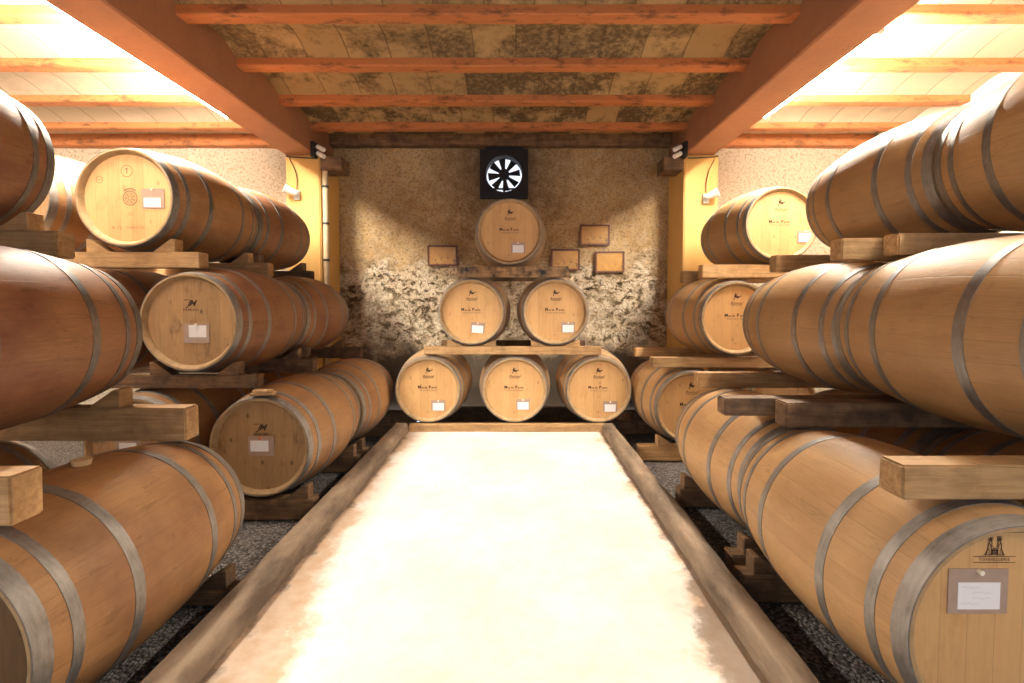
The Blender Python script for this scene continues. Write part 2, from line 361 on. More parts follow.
# ------------------------------------------------------------------ mesh helpers
class MB:
    def __init__(s): s.v = []; s.f = []; s.uv = {}; s.mi = []
    def face(s, idx, mi=0, uv=None):
        if uv: s.uv[len(s.f)] = uv
        s.f.append(tuple(idx)); s.mi.append(mi)
    def box(s, x0, x1, y0, y1, z0, z1, mi=0, mat=None):
        b = len(s.v)
        p = [(x0,y0,z0),(x1,y0,z0),(x1,y1,z0),(x0,y1,z0),(x0,y0,z1),(x1,y0,z1),(x1,y1,z1),(x0,y1,z1)]
        if mat is not None: p = [tuple(mat @ Vector(q)) for q in p]
        s.v += p
        for q in ((0,3,2,1),(4,5,6,7),(0,1,5,4),(1,2,6,5),(2,3,7,6),(3,0,4,7)): s.face([b+i for i in q], mi)
    def prism(s, poly, y0, y1, mi=0):
        """poly in (x,z), counter-clockwise seen from -y"""
        b = len(s.v); n = len(poly)
        s.v += [(p[0], y0, p[1]) for p in poly] + [(p[0], y1, p[1]) for p in poly]
        s.face([b+i for i in range(n)], mi); s.face([b+n+i for i in reversed(range(n))], mi)
        for i in range(n):
            j = (i+1) % n
            s.face((b+i, b+n+i, b+n+j, b+j), mi)
    def tube(s, pts, r, seg=8, mi=0, cap=True, r2=None):
        pts = [Vector(p) for p in pts]; b0 = len(s.v); n = len(pts)
        for i, p in enumerate(pts):
            t = (pts[min(i+1, n-1)] - pts[max(i-1, 0)]).normalized()
            a = Vector((0,0,1)) if abs(t.z) < 0.9 else Vector((1,0,0))
            e1 = t.cross(a).normalized(); e2 = t.cross(e1)
            rr = r if r2 is None else r + (r2-r)*i/(n-1)
            for k in range(seg):
                q = p + e1*rr*math.cos(2*PI*k/seg) + e2*rr*math.sin(2*PI*k/seg)
                s.v.append(tuple(q))
        for i in range(n-1):
            for k in range(seg):
                k2 = (k+1) % seg
                s.face((b0+i*seg+k, b0+(i+1)*seg+k, b0+(i+1)*seg+k2, b0+i*seg+k2), mi)
        if cap:
            s.face([b0+k for k in range(seg)], mi); s.face([b0+(n-1)*seg+k for k in reversed(range(seg))], mi)
    def lathe(s, prof, seg=64, cz=0.0, mi=0, closed=False, staves=30):
        """profile of (y, r) spun about the y axis at height cz; uv = (stave number, y)"""
        b0 = len(s.v); n = len(prof)
        for (y, r) in prof:
            for k in range(seg):
                a = 2*PI*k/seg
                s.v.append((r*math.cos(a), y, cz + r*math.sin(a)))
        rng = range(n if closed else n-1)
        for i in rng:
            i2 = (i+1) % n
            for k in range(seg):
                k2 = (k+1) % seg
                u0, u1 = k*staves/seg, (k+1)*staves/seg
                s.face((b0+i*seg+k, b0+i2*seg+k, b0+i2*seg+k2, b0+i*seg+k2), mi,
                       [(u0, prof[i][0]), (u0, prof[i2][0]), (u1, prof[i2][0]), (u1, prof[i][0])])
        return b0
    def disc(s, c, r, normal_y=-1, seg=16, mi=0):
        b = len(s.v)
        s.v += [(c[0]+r*math.cos(2*PI*k/seg), c[1], c[2]+r*math.sin(2*PI*k/seg)) for k in range(seg)]
        s.face([b+k for k in (range(seg) if normal_y < 0 else reversed(range(seg)))], mi)
    def data(s, name, mats, smooth=None, recalc=True):
        me = bpy.data.meshes.new(name)
        me.from_pydata(s.v, [], s.f)
        for m in (mats if isinstance(mats, (list, tuple)) else [mats]): me.materials.append(m)
        me.polygons.foreach_set('material_index', s.mi)
        if s.uv:
            l = me.uv_layers.new(name='UVMap')
            for fi, uvs in s.uv.items():
                p = me.polygons[fi]
                for li, q in zip(p.loop_indices, uvs): l.data[li].uv = q
        if recalc:
            bm = bmesh.new(); bm.from_mesh(me); bmesh.ops.recalc_face_normals(bm, faces=bm.faces); bm.to_mesh(me); bm.free()
        if smooth is not None:
            me.polygons.foreach_set('use_smooth', [True]*len(me.polygons))
            me.set_sharp_from_angle(angle=math.radians(smooth))
        me.update()
        return me
    def build(s, name, mats, parent=None, smooth=None, **kw):
        return link(name, s.data(name, mats, smooth, **kw), parent)

def link(name, data, parent=None):
    o = bpy.data.objects.new(name, data); COL.objects.link(o)
    if parent is not None: o.parent = parent
    return o

def tag(o, label=None, cat=None, group=None, kind=None):
    if label: o['label'] = label
    if cat: o['category'] = cat
    if group: o['group'] = group
    if kind: o['kind'] = kind
    return o

def empty(name, loc, rz=0.0):
    o = bpy.data.objects.new(name, None); COL.objects.link(o)
    o.location = loc; o.rotation_euler = (0, 0, rz); o.empty_display_size = 0.1
    return o

def bevel_box(name, x0, x1, y0, y1, z0, z1, mat, bev=0.006, rough=0.0, seed=0, parent=None):
    """a sawn timber: bevelled box about its own base centre, edges a little out of true"""
    cx, cy = (x0+x1)/2, (y0+y1)/2
    bm = bmesh.new()
    bmesh.ops.create_cube(bm, size=1.0)
    for v in bm.verts:
        v.co = Vector((v.co.x*(x1-x0), v.co.y*(y1-y0), (v.co.z+0.5)*(z1-z0)))
    nx = max(2, int((x1-x0)/0.12))
    ed = [e for e in bm.edges if abs((e.verts[0].co-e.verts[1].co).x) > 0.9*(x1-x0)]
    bmesh.ops.subdivide_edges(bm, edges=ed, cuts=nx)
    bmesh.ops.bevel(bm, geom=[e for e in bm.edges if len(e.link_faces) == 2 and e.calc_face_angle(0) > 0.5], offset=bev, segments=2, affect='EDGES')
    rs = random.Random(seed)
    sh = rs.random()*50
    for v in bm.verts:
        n = noise.noise_vector(Vector((v.co.x*5+sh, v.co.y*14, v.co.z*14)))
        v.co.y += n.y*rough; v.co.z += n.z*rough*0.4; v.co.x += n.x*rough
    me = bpy.data.meshes.new(name); bm.to_mesh(me); bm.free()
    me.materials.append(mat)
    o = link(name, me, parent); o.location = (cx, cy, z0)
    return o

# ------------------------------------------------------------------ setting
CEIL = 3.0            # underside of the joists
YW = 5.87             # face of the rear wall
def struct(o): o['kind'] = 'structure'; return o

# floor slab
mb = MB()
NX, NY = 24, 60
for j in range(NY+1):
    for i in range(NX+1):
        x = -0.965 + 1.735*i/NX; y = -2.4 + 6.9*j/NY
        mb.v.append((x, y, 0.003*noise.noise(Vector((x*2, y*2, 0)))))
for j in range(NY):
    for i in range(NX):
        a = j*(NX+1)+i; mb.face((a, a+1, a+NX+2, a+NX+1))
struct(mb.build('floor', M['floor'], smooth=60, recalc=False))

# kerbs: rounded concrete edging, cast in lengths
def kerb(name, xi, xo, sgn):
    mb = MB(); rs = random.Random(3)
    prof = [(xi, -0.02), (xi + sgn*0.004, 0.045), (xi + sgn*0.012, 0.066), (xi + sgn*0.026, 0.076), (xo - sgn*0.016, 0.078), (xo - sgn*0.003, 0.066), (xo, -0.15), (xi, -0.15)]
    ys = [-2.4 + 0.06*k for k in range(112)]
    n = len(prof)
    for y in ys:
        jt = abs(((y+0.3) % 1.1) - 0.03) < 0.03
        for k, (x, z) in enumerate(prof):
            w = noise.noise(Vector((x*9, y*4.0, z*9)))*0.007 + noise.noise(Vector((x*9, y*14.0, z*12)))*0.004
            mb.v.append((x + (w if k < 7 else 0), y, z + (w if 1 < k < 6 else 0) - (0.006 if jt and 1 < k < 6 else 0)))
    for j in range(len(ys)-1):
        for k in range(n):
            k2 = (k+1) % n
            mb.face((j*n+k, (j+1)*n+k, (j+1)*n+k2, j*n+k2))
    mb.face(range(n)); mb.face([(len(ys)-1)*n+k for k in reversed(range(n))])
    struct(mb.build(name, M['kerb'], smooth=45))
kerb('kerb_left', -0.955, -1.075, -1)
kerb('kerb_right', 0.762, 0.872, 1)

# gravel beds either side and behind the slab
def gravel(name, x0, x1, y0, y1, step):
    mb = MB(); nx, ny = int((x1-x0)/step), int((y1-y0)/step)
    for j in range(ny+1):
        for i in range(nx+1):
            x = x0+(x1-x0)*i/nx; y = y0+(y1-y0)*j/ny
            z = -0.152 + 0.005*noise.noise(Vector((x*4, y*4, 0))) + 0.004*noise.noise(Vector((x*40, y*40, 1)))
            mb.v.append((x, y, z))
    for j in range(ny):
        for i in range(nx):
            a = j*(nx+1)+i; mb.face((a, a+1, a+nx+2, a+nx+1))
    return mb.build(name, M['gravel'], smooth=60, recalc=False)
g1 = gravel('gravel', -5.99, -1.08, -2.4, YW-0.06, 0.03)
tag(g1, 'bed of grey gravel under the left stack of barrels beside the kerb', 'gravel', kind='stuff')
g2 = gravel('gravel', 0.878, 4.19, -2.4, YW-0.06, 0.03)
tag(g2, 'bed of grey gravel under the right stack of barrels beside the kerb', 'gravel', kind='stuff')
g3 = gravel('gravel', -1.05, 0.85, 4.36, YW-0.06, 0.03)
tag(g3, 'strip of gravel under the pyramid of barrels at the far wall', 'gravel', kind='stuff')

# far wall: uneven, with a hole behind the fan
FX, FZ = -0.142, 2.665
mb = MB()
xs = [-6.0 + 0.05*k for k in range(205)]; zs = [-0.2 + 0.05*k for k in range(70)]
for z in zs:
    for x in xs:
        d = 0.030*noise.noise(Vector((x*1.7, z*1.7, 4))) + 0.020*noise.noise(Vector((x*6, z*6, 7))) + 0.012*noise.noise(Vector((x*14, z*14, 9)))
        amp = 1.25 if z < 1.7 else 0.6
        mb.v.append((x, YW + d*amp, z))
W = len(xs)
for j in range(len(zs)-1):
    for i in range(W-1):
        cx, cz = xs[i]+0.025, zs[j]+0.025
        if abs(cx-FX) < 0.24 and abs(cz-FZ) < 0.24: continue
        a = j*W+i; mb.face((a, a+1, a+W+1, a+W))
o = struct(mb.build('wall_back', M['wall'], smooth=70, recalc=False))

mb = MB(); mb.box(-6.15, -6.0, -2.4, YW+0.15, -0.2, 3.25); struct(mb.build('wall_left', M['whitewash']))
mb = MB(); mb.box(4.2, 4.35, -2.4, YW+0.15, -0.2, 3.25); struct(mb.build('wall_right', M['whitewash']))

# ceiling: shallow tile vaults sprung between the joists
JY = [3.25 + 0.68*k for k in range(-8, 5)]
mb = MB()
xs = [-6.0 + 0.17*k for k in range(61)]
for a, b_ in zip(JY[:-1], JY[1:]):
    base = len(mb.v); ns = 9
    for x in xs:
        for k in range(ns):
            t = k/(ns-1)
            y = a + 0.045 + (b_-a-0.09)*t
            mb.v.append((x, y, CEIL + 0.055 + 0.075*math.sin(PI*t) + 0.004*noise.noise(Vector((x*3, y*3, 0)))))
    for i in range(len(xs)-1):
        for k in range(ns-1):
            q = base + i*ns + k
            mb.face((q, q+1, q+ns+1, q+ns))
struct(mb.build('ceiling', M['vault'], smooth=60, recalc=False))
for y in JY[:-1]:
    mb = MB()
    w = 0.06
    n = 50
    for i in range(n+1):
        x = -6.0 + 10.2*i/n
        q = noise.noise(Vector((x*1.3, y*3, 0)))*0.006
        mb.v += [(x, y-w, CEIL+0.12), (x, y-w+q*0.4, CEIL+0.008+q), (x, y-w+0.008, CEIL+q), (x, y+w-0.008, CEIL+q), (x, y+w, CEIL+0.008+q), (x, y+w, CEIL+0.12)]
    for i in range(n):
        for k in range(6):
            k2 = (k+1) % 6
            mb.face((i*6+k, (i+1)*6+k, (i+1)*6+k2, i*6+k2))
    struct(mb.build('ceiling_joist', M['joist'], smooth=30))
struct(bevel_box('trim_4', -2.25, 1.90, 5.74, 5.90, 2.985, 3.13, M['timber_dark'], 0.008, 0.006, 12))
struct(bevel_box('trim_5', -5.99, -2.25, 5.74, 5.90, 2.985, 3.13, M['joist'], 0.008, 0.006, 13))
struct(bevel_box('trim_6', 1.90, 4.19, 5.74, 5.90, 2.985, 3.13, M['joist'], 0.008, 0.006, 14))
mb = MB(); mb.box(-6.1, 4.3, -2.5, YW+0.2, 3.2, 3.3); struct(mb.build('roof', M['whitewash']))

for nm, x0, x1 in (('ceiling_beam', -2.51, -2.19), ('ceiling_beam', 1.83, 2.155)):
    mb = MB(); n = 40
    for i in range(n+1):
        y = -2.4 + (YW+2.4)*i/n
        q = noise.noise(Vector((y*1.1, x0, 0)))*0.005
        mb.v += [(x0, y, 3.12), (x0+q, y, 2.757), (x0+0.012+q, y, 2.745), (x1-0.012+q, y, 2.745), (x1+q, y, 2.757), (x1, y, 3.12)]
    for i in range(n):
        for k in range(6):
            k2 = (k+1) % 6
            mb.face((i*6+k, (i+1)*6+k, (i+1)*6+k2, i*6+k2))
    mb.face(range(6)); mb.face([n*6+k for k in reversed(range(6))])
    struct(mb.build(nm, M['beam'], smooth=35))

# ochre pillars under the beam ends
for x0, x1 in ((-2.50, -2.13), (1.83, 2.20)):
    struct(bevel_box('pillar', x0, x1, 5.32, YW+0.05, -0.15, 2.745, M['ochre'], 0.012, 0.006, 4))
# timber plates let into the wall beside the beam ends
struct(bevel_box('trim_1', -2.13, -1.90, 5.33, 5.60, 2.585, 2.735, M['timber_dark'], 0.006, 0.004, 5))
struct(bevel_box('trim_2', 1.61, 1.83, 5.33, 5.60, 2.585, 2.735, M['timber_dark'], 0.006, 0.004, 6))
# white post at the right
struct(bevel_box('pillar', 3.385, 3.80, 2.85, 3.25, -0.16, 3.06, M['whitewash'], 0.01, 0.003, 8))
# timber edging across the far end of the slab
struct(bevel_box('trim_3', -0.955, 0.80, 4.245, 4.325, -0.1, 0.062, M['timber'], 0.008, 0.006, 9))

# ------------------------------------------------------------------ barrels
L, RE, RB = 0.95, 0.288, 0.345       # length, end radius, belly radius
CZ = RB                               # axis height over the base
HL = L/2
def rad(y): return RB - (RB-RE)*(abs(y)/HL)**2.0

def text_mesh(txt, size, bold=0.0, shear=0.0, track=1.0):
    cu = bpy.data.curves.new('brand_mark', 'FONT'); cu.body = txt; cu.size = size
    cu.align_x = 'CENTER'; cu.align_y = 'CENTER'; cu.shear = shear; cu.extrude = 0.0; cu.offset = bold; cu.space_character = track
    cu.resolution_u = 2
    ob = bpy.data.objects.new('brand_mark', cu); COL.objects.link(ob)
    dg = bpy.context.evaluated_depsgraph_get(); dg.update()
    me = bpy.data.meshes.new_from_object(ob.evaluated_get(dg))
    bpy.data.objects.remove(ob)
    return [tuple(v.co) for v in me.vertices], [tuple(p.vertices) for p in me.polygons]

YH = -HL + 0.030       # face of the recessed head
def add_text(mb, txt, x, z, size, mi=0, shear=0.0, track=1.0, bold=0.0):
    v, f = text_mesh(txt, size, bold, shear, track); b = len(mb.v)
    mb.v += [(x+p[0], YH-0.0012, z+p[1]) for p in v]
    for q in f: mb.face([b+i for i in q], mi)
def stroke(mb, pts, w, mi=0):
    """flat ribbon on the head face; pts in (x, z)"""
    n = len(pts); b = len(mb.v)
    for i, p in enumerate(pts):
        a, c = pts[max(i-1, 0)], pts[min(i+1, n-1)]
        t = Vector((c[0]-a[0], c[1]-a[1])); t = t.normalized() if t.length else Vector((1, 0))
        nx, nz = -t.y*w/2, t.x*w/2
        mb.v += [(p[0]+nx, YH-0.0014, p[1]+nz), (p[0]-nx, YH-0.0014, p[1]-nz)]
    for i in range(n-1): mb.face((b+2*i, b+2*i+1, b+2*i+3, b+2*i+2), mi)
def blob(mb, x, z, rx, rz, mi=0, seg=10):
    b = len(mb.v)
    mb.v += [(x+rx*math.cos(2*PI*k/seg), YH-0.0015, z+rz*math.sin(2*PI*k/seg)) for k in range(seg)]
    mb.face([b+k for k in range(seg)], mi)
def ring(mb, x, z, r, w, mi=0):
    stroke(mb, [(x+r*math.cos(2*PI*k/24), z+r*math.sin(2*PI*k/24)) for k in range(25)], w, mi)

# --- the marks burnt into the heads (each built once, shared by the barrels that bear it)
def mark_crest():
    mb = MB(); c = CZ
    x, z = 0.0, c+0.175
    blob, stroke = (lambda m_, a, d, p, q, i=0: globals()['blob'](m_, a*.75, c+.175+(d-c-.175)*.75, p*.75, q*.7, i)), (lambda m_, P_, w_, i=0: globals()['stroke'](m_, [(a*.75, c+.175+(d-c-.175)*.75) for a, d in P_] if P_[0][1] > c+.13 else P_, w_, i))
    blob(mb, x-0.012, z+0.002, 0.014, 0.020); blob(mb, x+0.012, z-0.008, 0.020, 0.014)
    blob(mb, x-0.010, z+0.026, 0.008, 0.009); blob(mb, x+0.042, z+0.002, 0.009, 0.007)
    stroke(mb, [(x-0.02, z-0.02), (x-0.03, z-0.035)], 0.008); stroke(mb, [(x+0.02, z-0.015), (x+0.035, z+0.002), (x+0.05, z+0.006)], 0.005)
    stroke(mb, [(x-0.002, z+0.012), (x+0.012, z+0.022)], 0.006)
    add_text(mb, 'Ramuel', 0.0, c+0.120, 0.034, 0, 0.35)
    stroke(mb, [(-0.045, c+0.104), (0.045, c+0.104)], 0.0025)
    add_text(mb, 'M', -0.080, c+0.022, 0.036, bold=.0012); add_text(mb, 'as de', -0.036, c+0.019, 0.026, bold=.0005)
    add_text(mb, 'P', 0.014, c+0.022, 0.036, bold=.0012); add_text(mb, 'errin', 0.054, c+0.019, 0.026, bold=.0005)
    add_text(mb, 'VIN ROUGE DE GARDE', 0.0, c-0.010, 0.015, 1)
    stroke(mb, [(-0.095, c-0.002), (0.095, c-0.002)], 0.0015, 1)
    add_text(mb, '12', 0.005, c-0.062, 0.018, 1)
    add_text(mb, '225 L', 0.0, c-0.205, 0.018, 1)
    return mb.data('brand_mark', [M['ink'], M['ink_faint']], recalc=False)
def mark_script():
    mb = MB(); c = CZ
    x, z = 0.0, c+0.112
    add_text(mb, 'JM', x+.002, z, 0.052, 0, 0.45, 0.85, bold=.0008)
    stroke(mb, [(x-.040, z+.016), (x-.034, z+.022), (x-.022, z+.020), (x-.010, z+.022)], .004)
    add_text(mb, 'MERRAIN', 0.0, c+0.072, 0.022)
    return mb.data('brand_mark', [M['ink'], M['ink_faint']], recalc=False)
def mark_seals():
    mb = MB(); c = CZ
    ring(mb, 0.0, c+0.16, 0.034, 0.004, 1); stroke(mb, [(0, c+0.145), (0, c+0.178)], 0.006, 1); stroke(mb, [(-0.012, c+0.168), (0.0, c+0.178), (0.012, c+0.168)], 0.004, 1)
    ring(mb, 0.015, c+0.0, 0.042, 0.006, 0); ring(mb, 0.015, c+0.0, 0.030, 0.003, 1)
    for a in range(7):
        t = a*0.9; stroke(mb, [(0.015+0.008*math.cos(t), c+0.008*math.sin(t)), (0.015+0.028*math.cos(t+0.5), c+0.028*math.sin(t+0.5))], 0.005, 0)
    stroke(mb, [(0.015+0.056*math.cos(t), c+0.056*math.sin(t)) for t in [2.3-0.14*k for k in range(11)]], 0.008, 0)
    add_text(mb, '225', 0.016, c-0.095, 0.024, 0)
    add_text(mb, 'A 12', -0.07, c-0.175, 0.032, 1); add_text(mb, 'CHENE FIN', 0.04, c-0.175, 0.022, 1)
    ring(mb, -0.165, c+0.11, 0.020, 0.004, 1); stroke(mb, [(-0.18, c+0.11), (-0.15, c+0.11)], 0.003, 1)
    return mb.data('brand_mark', [M['ink_faint'], M['ink_faint']], recalc=False)
def mark_figures():
    mb = MB(); c = CZ; x0, z0 = -0.050, c+0.200
    for s in (-1, 1):
        Q = lambda pts, w: stroke(mb, [(x0+s*a*0.001, z0+d*0.001) for a, d in pts], w)
        blob(mb, x0+s*0.0115, z0+0.042, 0.0042, 0.0052)
        ring(mb, x0+s*0.0115, z0+0.043, 0.0062, 0.0014)
        Q([(13, 37), (17, 28), (18, 14), (24, 2), (25, 0)], 0.0026)
        Q([(9, 37), (7, 30), (10, 20), (6, 12), (7, 0)], 0.0022)
        Q([(16, 33), (11, 26), (4, 22)], 0.0022); Q([(20, 12), (20, 0)], 0.0014); Q([(15, 18), (14, 0)], 0.0014)
        Q([(26, 0), (4, 0)], 0.002)
    for k in range(5): stroke(mb, [(x0-0.008+0.004*k, z0+0.020-0.001*abs(k-2)), (x0-0.008+0.004*k, z0)], 0.0018)
    stroke(mb, [(x0-0.010, z0+0.012), (x0+0.010, z0+0.012)], 0.002); stroke(mb, [(x0-0.010, z0+0.005), (x0+0.010, z0+0.005)], 0.002)
    stroke(mb, [(x0-0.055, z0-0.004), (x0+0.055, z0-0.004)], 0.0016); stroke(mb, [(x0-0.055, z0-0.020), (x0+0.055, z0-0.020)], 0.0016)
    add_text(mb, 'TONNELLERIE', x0, z0-0.012, 0.0115, 0, 0.0, 1.15)
    return mb.data('brand_mark', [M['ink'], M['ink_faint']], recalc=False)
MARK = {'crest': mark_crest(), 'script': mark_script(), 'seals': mark_seals(), 'figures': mark_figures()}

# --- staves, hoops and heads
def mk_staves(key):
    mb = MB()
    ys = [-HL + L*k/36 for k in range(37)]
    prof = [(-HL+0.030, RE-0.030), (-HL+0.022, RE-0.026), (-HL+0.003, RE-0.014), (-HL, RE-0.011), (-HL, RE-0.002)] + [(y, rad(y)) for y in ys[1:-1]] \
         + [(HL, RE-0.002), (HL, RE-0.011), (HL-0.003, RE-0.014), (HL-0.022, RE-0.026), (HL-0.030, RE-0.030)]
    mb.lathe(prof, 96, CZ)
    # the sawn ends of the staves get end grain
    seg = 96
    for i in range(len(prof)-1):
        if i < 4 or i >= len(prof)-5:
            for k in range(seg): mb.mi[i*seg+k] = 1
    return mb.data('staves', [M[key], M['end_grain']], smooth=40)
STAVES = {k: mk_staves(k) for k in ('stave_old', 'stave_new', 'stave_red')}
def mk_head(key, front):
    mb = MB(); y = YH if front else -YH
    R = RE-0.0295; seg = 64
    b = len(mb.v)
    mb.v += [(R*math.cos(2*PI*k/seg), y, CZ+R*math.sin(2*PI*k/seg)) for k in range(seg)]
    dy = 0.012 if front else -0.012
    mb.v += [(R*math.cos(2*PI*k/seg), y+dy, CZ+R*math.sin(2*PI*k/seg)) for k in range(seg)]
    mb.face([b+k for k in range(seg)]); mb.face([b+seg+k for k in reversed(range(seg))])
    for k in range(seg):
        k2 = (k+1) % seg; mb.face((b+k, b+seg+k, b+seg+k2, b+k2))
    return mb.data('head', M[key])
HEADS = {(k, f): mk_head(k, f) for k in ('head_old', 'head_new', 'head_dark') for f in (True, False)}
def mk_hoop(y0, y1, key):
    mb = MB(); t = 0.0022
    r = lambda y: rad(y) if abs(y) < HL-0.001 else RE
    n = 3
    outer = [(y0+(y1-y0)*k/n, r(y0+(y1-y0)*k/n)+t) for k in range(n+1)]
    prof = [(y0, r(y0)-0.006)] + outer + [(y1, r(y1)-0.006)]
    mb.lathe(prof, 96, CZ, closed=True)
    # a pair of rivets and the lap of the strip, on the upper quarter
    a = 1.05
    for da, dy in ((0.0, 0.3), (0.0, 0.7), (0.10, 0.5)):
        y = y0+(y1-y0)*dy; rr = r(y)+t
        c = Vector((rr*math.cos(a+da), y, CZ+rr*math.sin(a+da))); nrm = Vector((math.cos(a+da), 0, math.sin(a+da)))
        mb.tube([c-nrm*0.001, c+nrm*0.0022], 0.0045, 8)
    lap0, lap1 = a-0.05, a+0.15
    b = len(mb.v); ns = 8
    for k in range(ns+1):
        aa = lap0+(lap1-lap0)*k/ns
        for y in (y0, y1):
            for q in (t-0.0005, t+0.0014):
                rr = r(y)+q; mb.v.append((rr*math.cos(aa), y, CZ+rr*math.sin(aa)))
    for k in range(ns):
        p = b+4*k
        mb.face((p+1, p+5, p+7, p+3)); mb.face((p, p+1, p+5, p+4)); mb.face((p+2, p+3, p+7, p+6))
    mb.face((b, b+2, b+3, b+1)); p = b+4*ns; mb.face((p, p+1, p+3, p+2))
    return mb.data('hoop', M[key], smooth=40, recalc=True)
HOOP_SPAN = [(-HL+0.001, -HL+0.046), (-HL+0.092, -HL+0.122), (-HL+0.272, -HL+0.308)]
HOOP_SPAN += [(-b_, -a) for a, b_ in HOOP_SPAN]
HOOPS = {k: [mk_hoop(a, b_, k) for a, b_ in HOOP_SPAN] for k in ('steel', 'steel_dark')}

def mk_bung():
    mb = MB(); pts = [(0, 0, 2*RB-0.008), (0, 0, 2*RB+0.010), (0, 0, 2*RB+0.018)]
    mb.tube(pts, 0.026, 20, r2=0.031)
    return mb
BUNG = {k: mk_bung().data('bung', M[k], smooth=40) for k in ('cork', 'silicone')}

def make_card(root, dx, dz, pw, ph, cdx, cdz, cw, ch, tilt=0.0, pin='pin', writing=False):
    """clear pocket pinned to the head with a white card inside"""
    R = Matrix.Translation((0, 0, 0))
    pk = MB(); pk.box(-pw/2, pw/2, -0.0035, -0.0005, -ph/2, ph/2)
    p = pk.build('card_pocket', M['pocket'], root)
    p.location = (dx, YH, CZ+dz); p.rotation_euler = (0, tilt, 0)
    mb = MB(); mb.box(-cw/2, cw/2, -0.0048, -0.0034, -ch/2, ch/2)
    if writing:
        rs = random.Random(5)
        for row in range(4):
            z = ch*(0.32-0.2*row); x = -cw*0.42 + (0 if row in (0, 3) else cw*0.25); pts = []
            for k in range(26):
                pts.append((x, z + (rs.random()-0.5)*0.006)); x += cw*0.018
            n = len(pts); b = len(mb.v)
            for q in pts: mb.v += [(q[0], -0.00495, q[1]+0.0004), (q[0], -0.00495, q[1]-0.0004)]
            for i in range(n-1): mb.face((b+2*i, b+2*i+1, b+2*i+3, b+2*i+2), 1)
    c = mb.build('card', [M['paper'], M['pen']], p, recalc=False); c.location = (cdx-dx, 0, cdz-dz)
    c['label'] = 'white paper card'
    mb = MB()
    mb.tube([(0, -0.003, 0), (0, -0.010, 0), (0, -0.014, 0)], 0.0065, 10)
    q = mb.build('pin', M[pin], p, smooth=40); q.location = (0.0, 0, ph/2-0.006)

BARRELS = {}
def barrel(key, x, yf, zc, stave, head, hoop, label, who, mark=None, card=None, bung=None, rz=0.0):
    root = empty('wine_barrel', (x, yf+HL, zc-RB), rz)
    tag(root, label, 'barrel', 'wine barrels in the cellar')
    link('staves', STAVES[stave], root)
    link('head', HEADS[(head, True)], root); link('head', HEADS[(head, False)], root)
    for h in HOOPS[hoop]: link('hoop', h, root)
    if mark: link('brand_mark', MARK[mark], root)
    if bung: link('bung', BUNG[bung], root)
    if card: make_card(root, **card)
    BARRELS[key] = (x, yf, zc, who)

XL = (-1.49, -1.94, -2.32); ZL = (0.300, 1.030, 1.770)
old = ('stave_red', 'head_old', 'steel_dark'); pale = ('stave_new', 'head_new', 'steel')
oldb = ('stave_old', 'head_old', 'steel')
cd = lambda dx, dz, pw=.15, ph=.115, cdx=None, cdz=None, cw=.10, ch=.067, **k: dict(dx=dx, dz=dz, pw=pw, ph=ph, cdx=dx if cdx is None else cdx, cdz=dz-.012 if cdz is None else cdz, cw=cw, ch=ch, **k)
# left, nearest the camera
barrel('LFb', XL[0]-.01, 1.175, .245, 'stave_old', 'head_dark', 'steel', 'big orange-brown floor barrel in the left foreground with a wooden bung on top', 'bunged barrel in the left foreground', bung='cork')
barrel('LFm', XL[1]-.01, 1.20, ZL[1]-.01, *old, 'big reddish-brown barrel cut by the left edge, halfway up, above the bunged barrel', 'left foreground middle barrel')
barrel('LFt', XL[2], 1.21, ZL[2], *old, 'dark barrel end at the upper left edge, topmost of the nearest left stack', 'left foreground top barrel')
barrel('LFb2', XL[0]-.79, 1.175, .25, *oldb, 'barrel tucked behind the bunged foreground barrel, only its grey hoop showing', 'hidden floor barrel at the left edge')
# left, second bay
barrel('L1b', XL[0]-.01, 2.79, ZL[0], *oldb, 'floor barrel left of the aisle, script mark and white card on its knotty head', 'knotty carded floor barrel at left', mark='script', card=cd(-.002, .001, cdx=-.01, cdz=.003, cw=.107, ch=.064, pin='red_pin'))
barrel('L1m', XL[1], 2.86, ZL[1], 'stave_red', 'head_old', 'steel', 'middle-tier barrel at left with script mark and white card on its head', 'carded middle barrel at left', mark='script', card=cd(.031, -.067, cdx=.038, cdz=-.055, cw=.105, ch=.072))
barrel('L1t', XL[2], 2.89, ZL[2], 'stave_old', 'head_new', 'steel_dark', 'top-tier barrel at left, pale head with round stamps and a card', 'round-stamped top barrel at left', mark='seals', card=cd(.152, -.003, pw=.135, ph=.117, cdx=.148, cdz=-.026, cw=.10, ch=.055))
barrel('L2b', XL[0]+.005, 3.76, ZL[0], *oldb, 'last floor-level barrel on the left, butted behind the knotty carded one, near the wall', 'last floor barrel at left')
barrel('L2m', XL[1], 3.82, ZL[1], 'stave_red', 'head_old', 'steel', 'last middle-tier barrel on the left, butted behind the one with a centred card', 'last middle barrel at left')
barrel('L2t', XL[2], 3.85, ZL[2], *old, 'last top-tier barrel on the left, beside the ochre pillar, behind the round-stamped one', 'last top barrel at left')
barrel('K1b', XL[0]-.745, 2.79, ZL[0], *oldb, 'shaded floor barrel of the second row left, white card glimpsed under the thick timber', 'second-row floor barrel on the left', card=cd(-.05, .0))
barrel('K1m', XL[1]-.74, 2.86, ZL[1], *old, 'dark shaded barrel between the two middle-tier barrels on the left, in the second row', 'second-row middle barrel on the left')
barrel('K2b', XL[0]-.75, 3.76, ZL[0], *oldb, 'added last floor barrel of the second row at left', 'last second-row floor barrel at left')  # K2b and K2m: mostly hidden barrels added to keep the gaps dark
barrel('K2m', XL[1]-.74, 3.82, ZL[1], *old, 'added last middle-tier barrel of the second row at left', 'last second-row middle barrel at left')
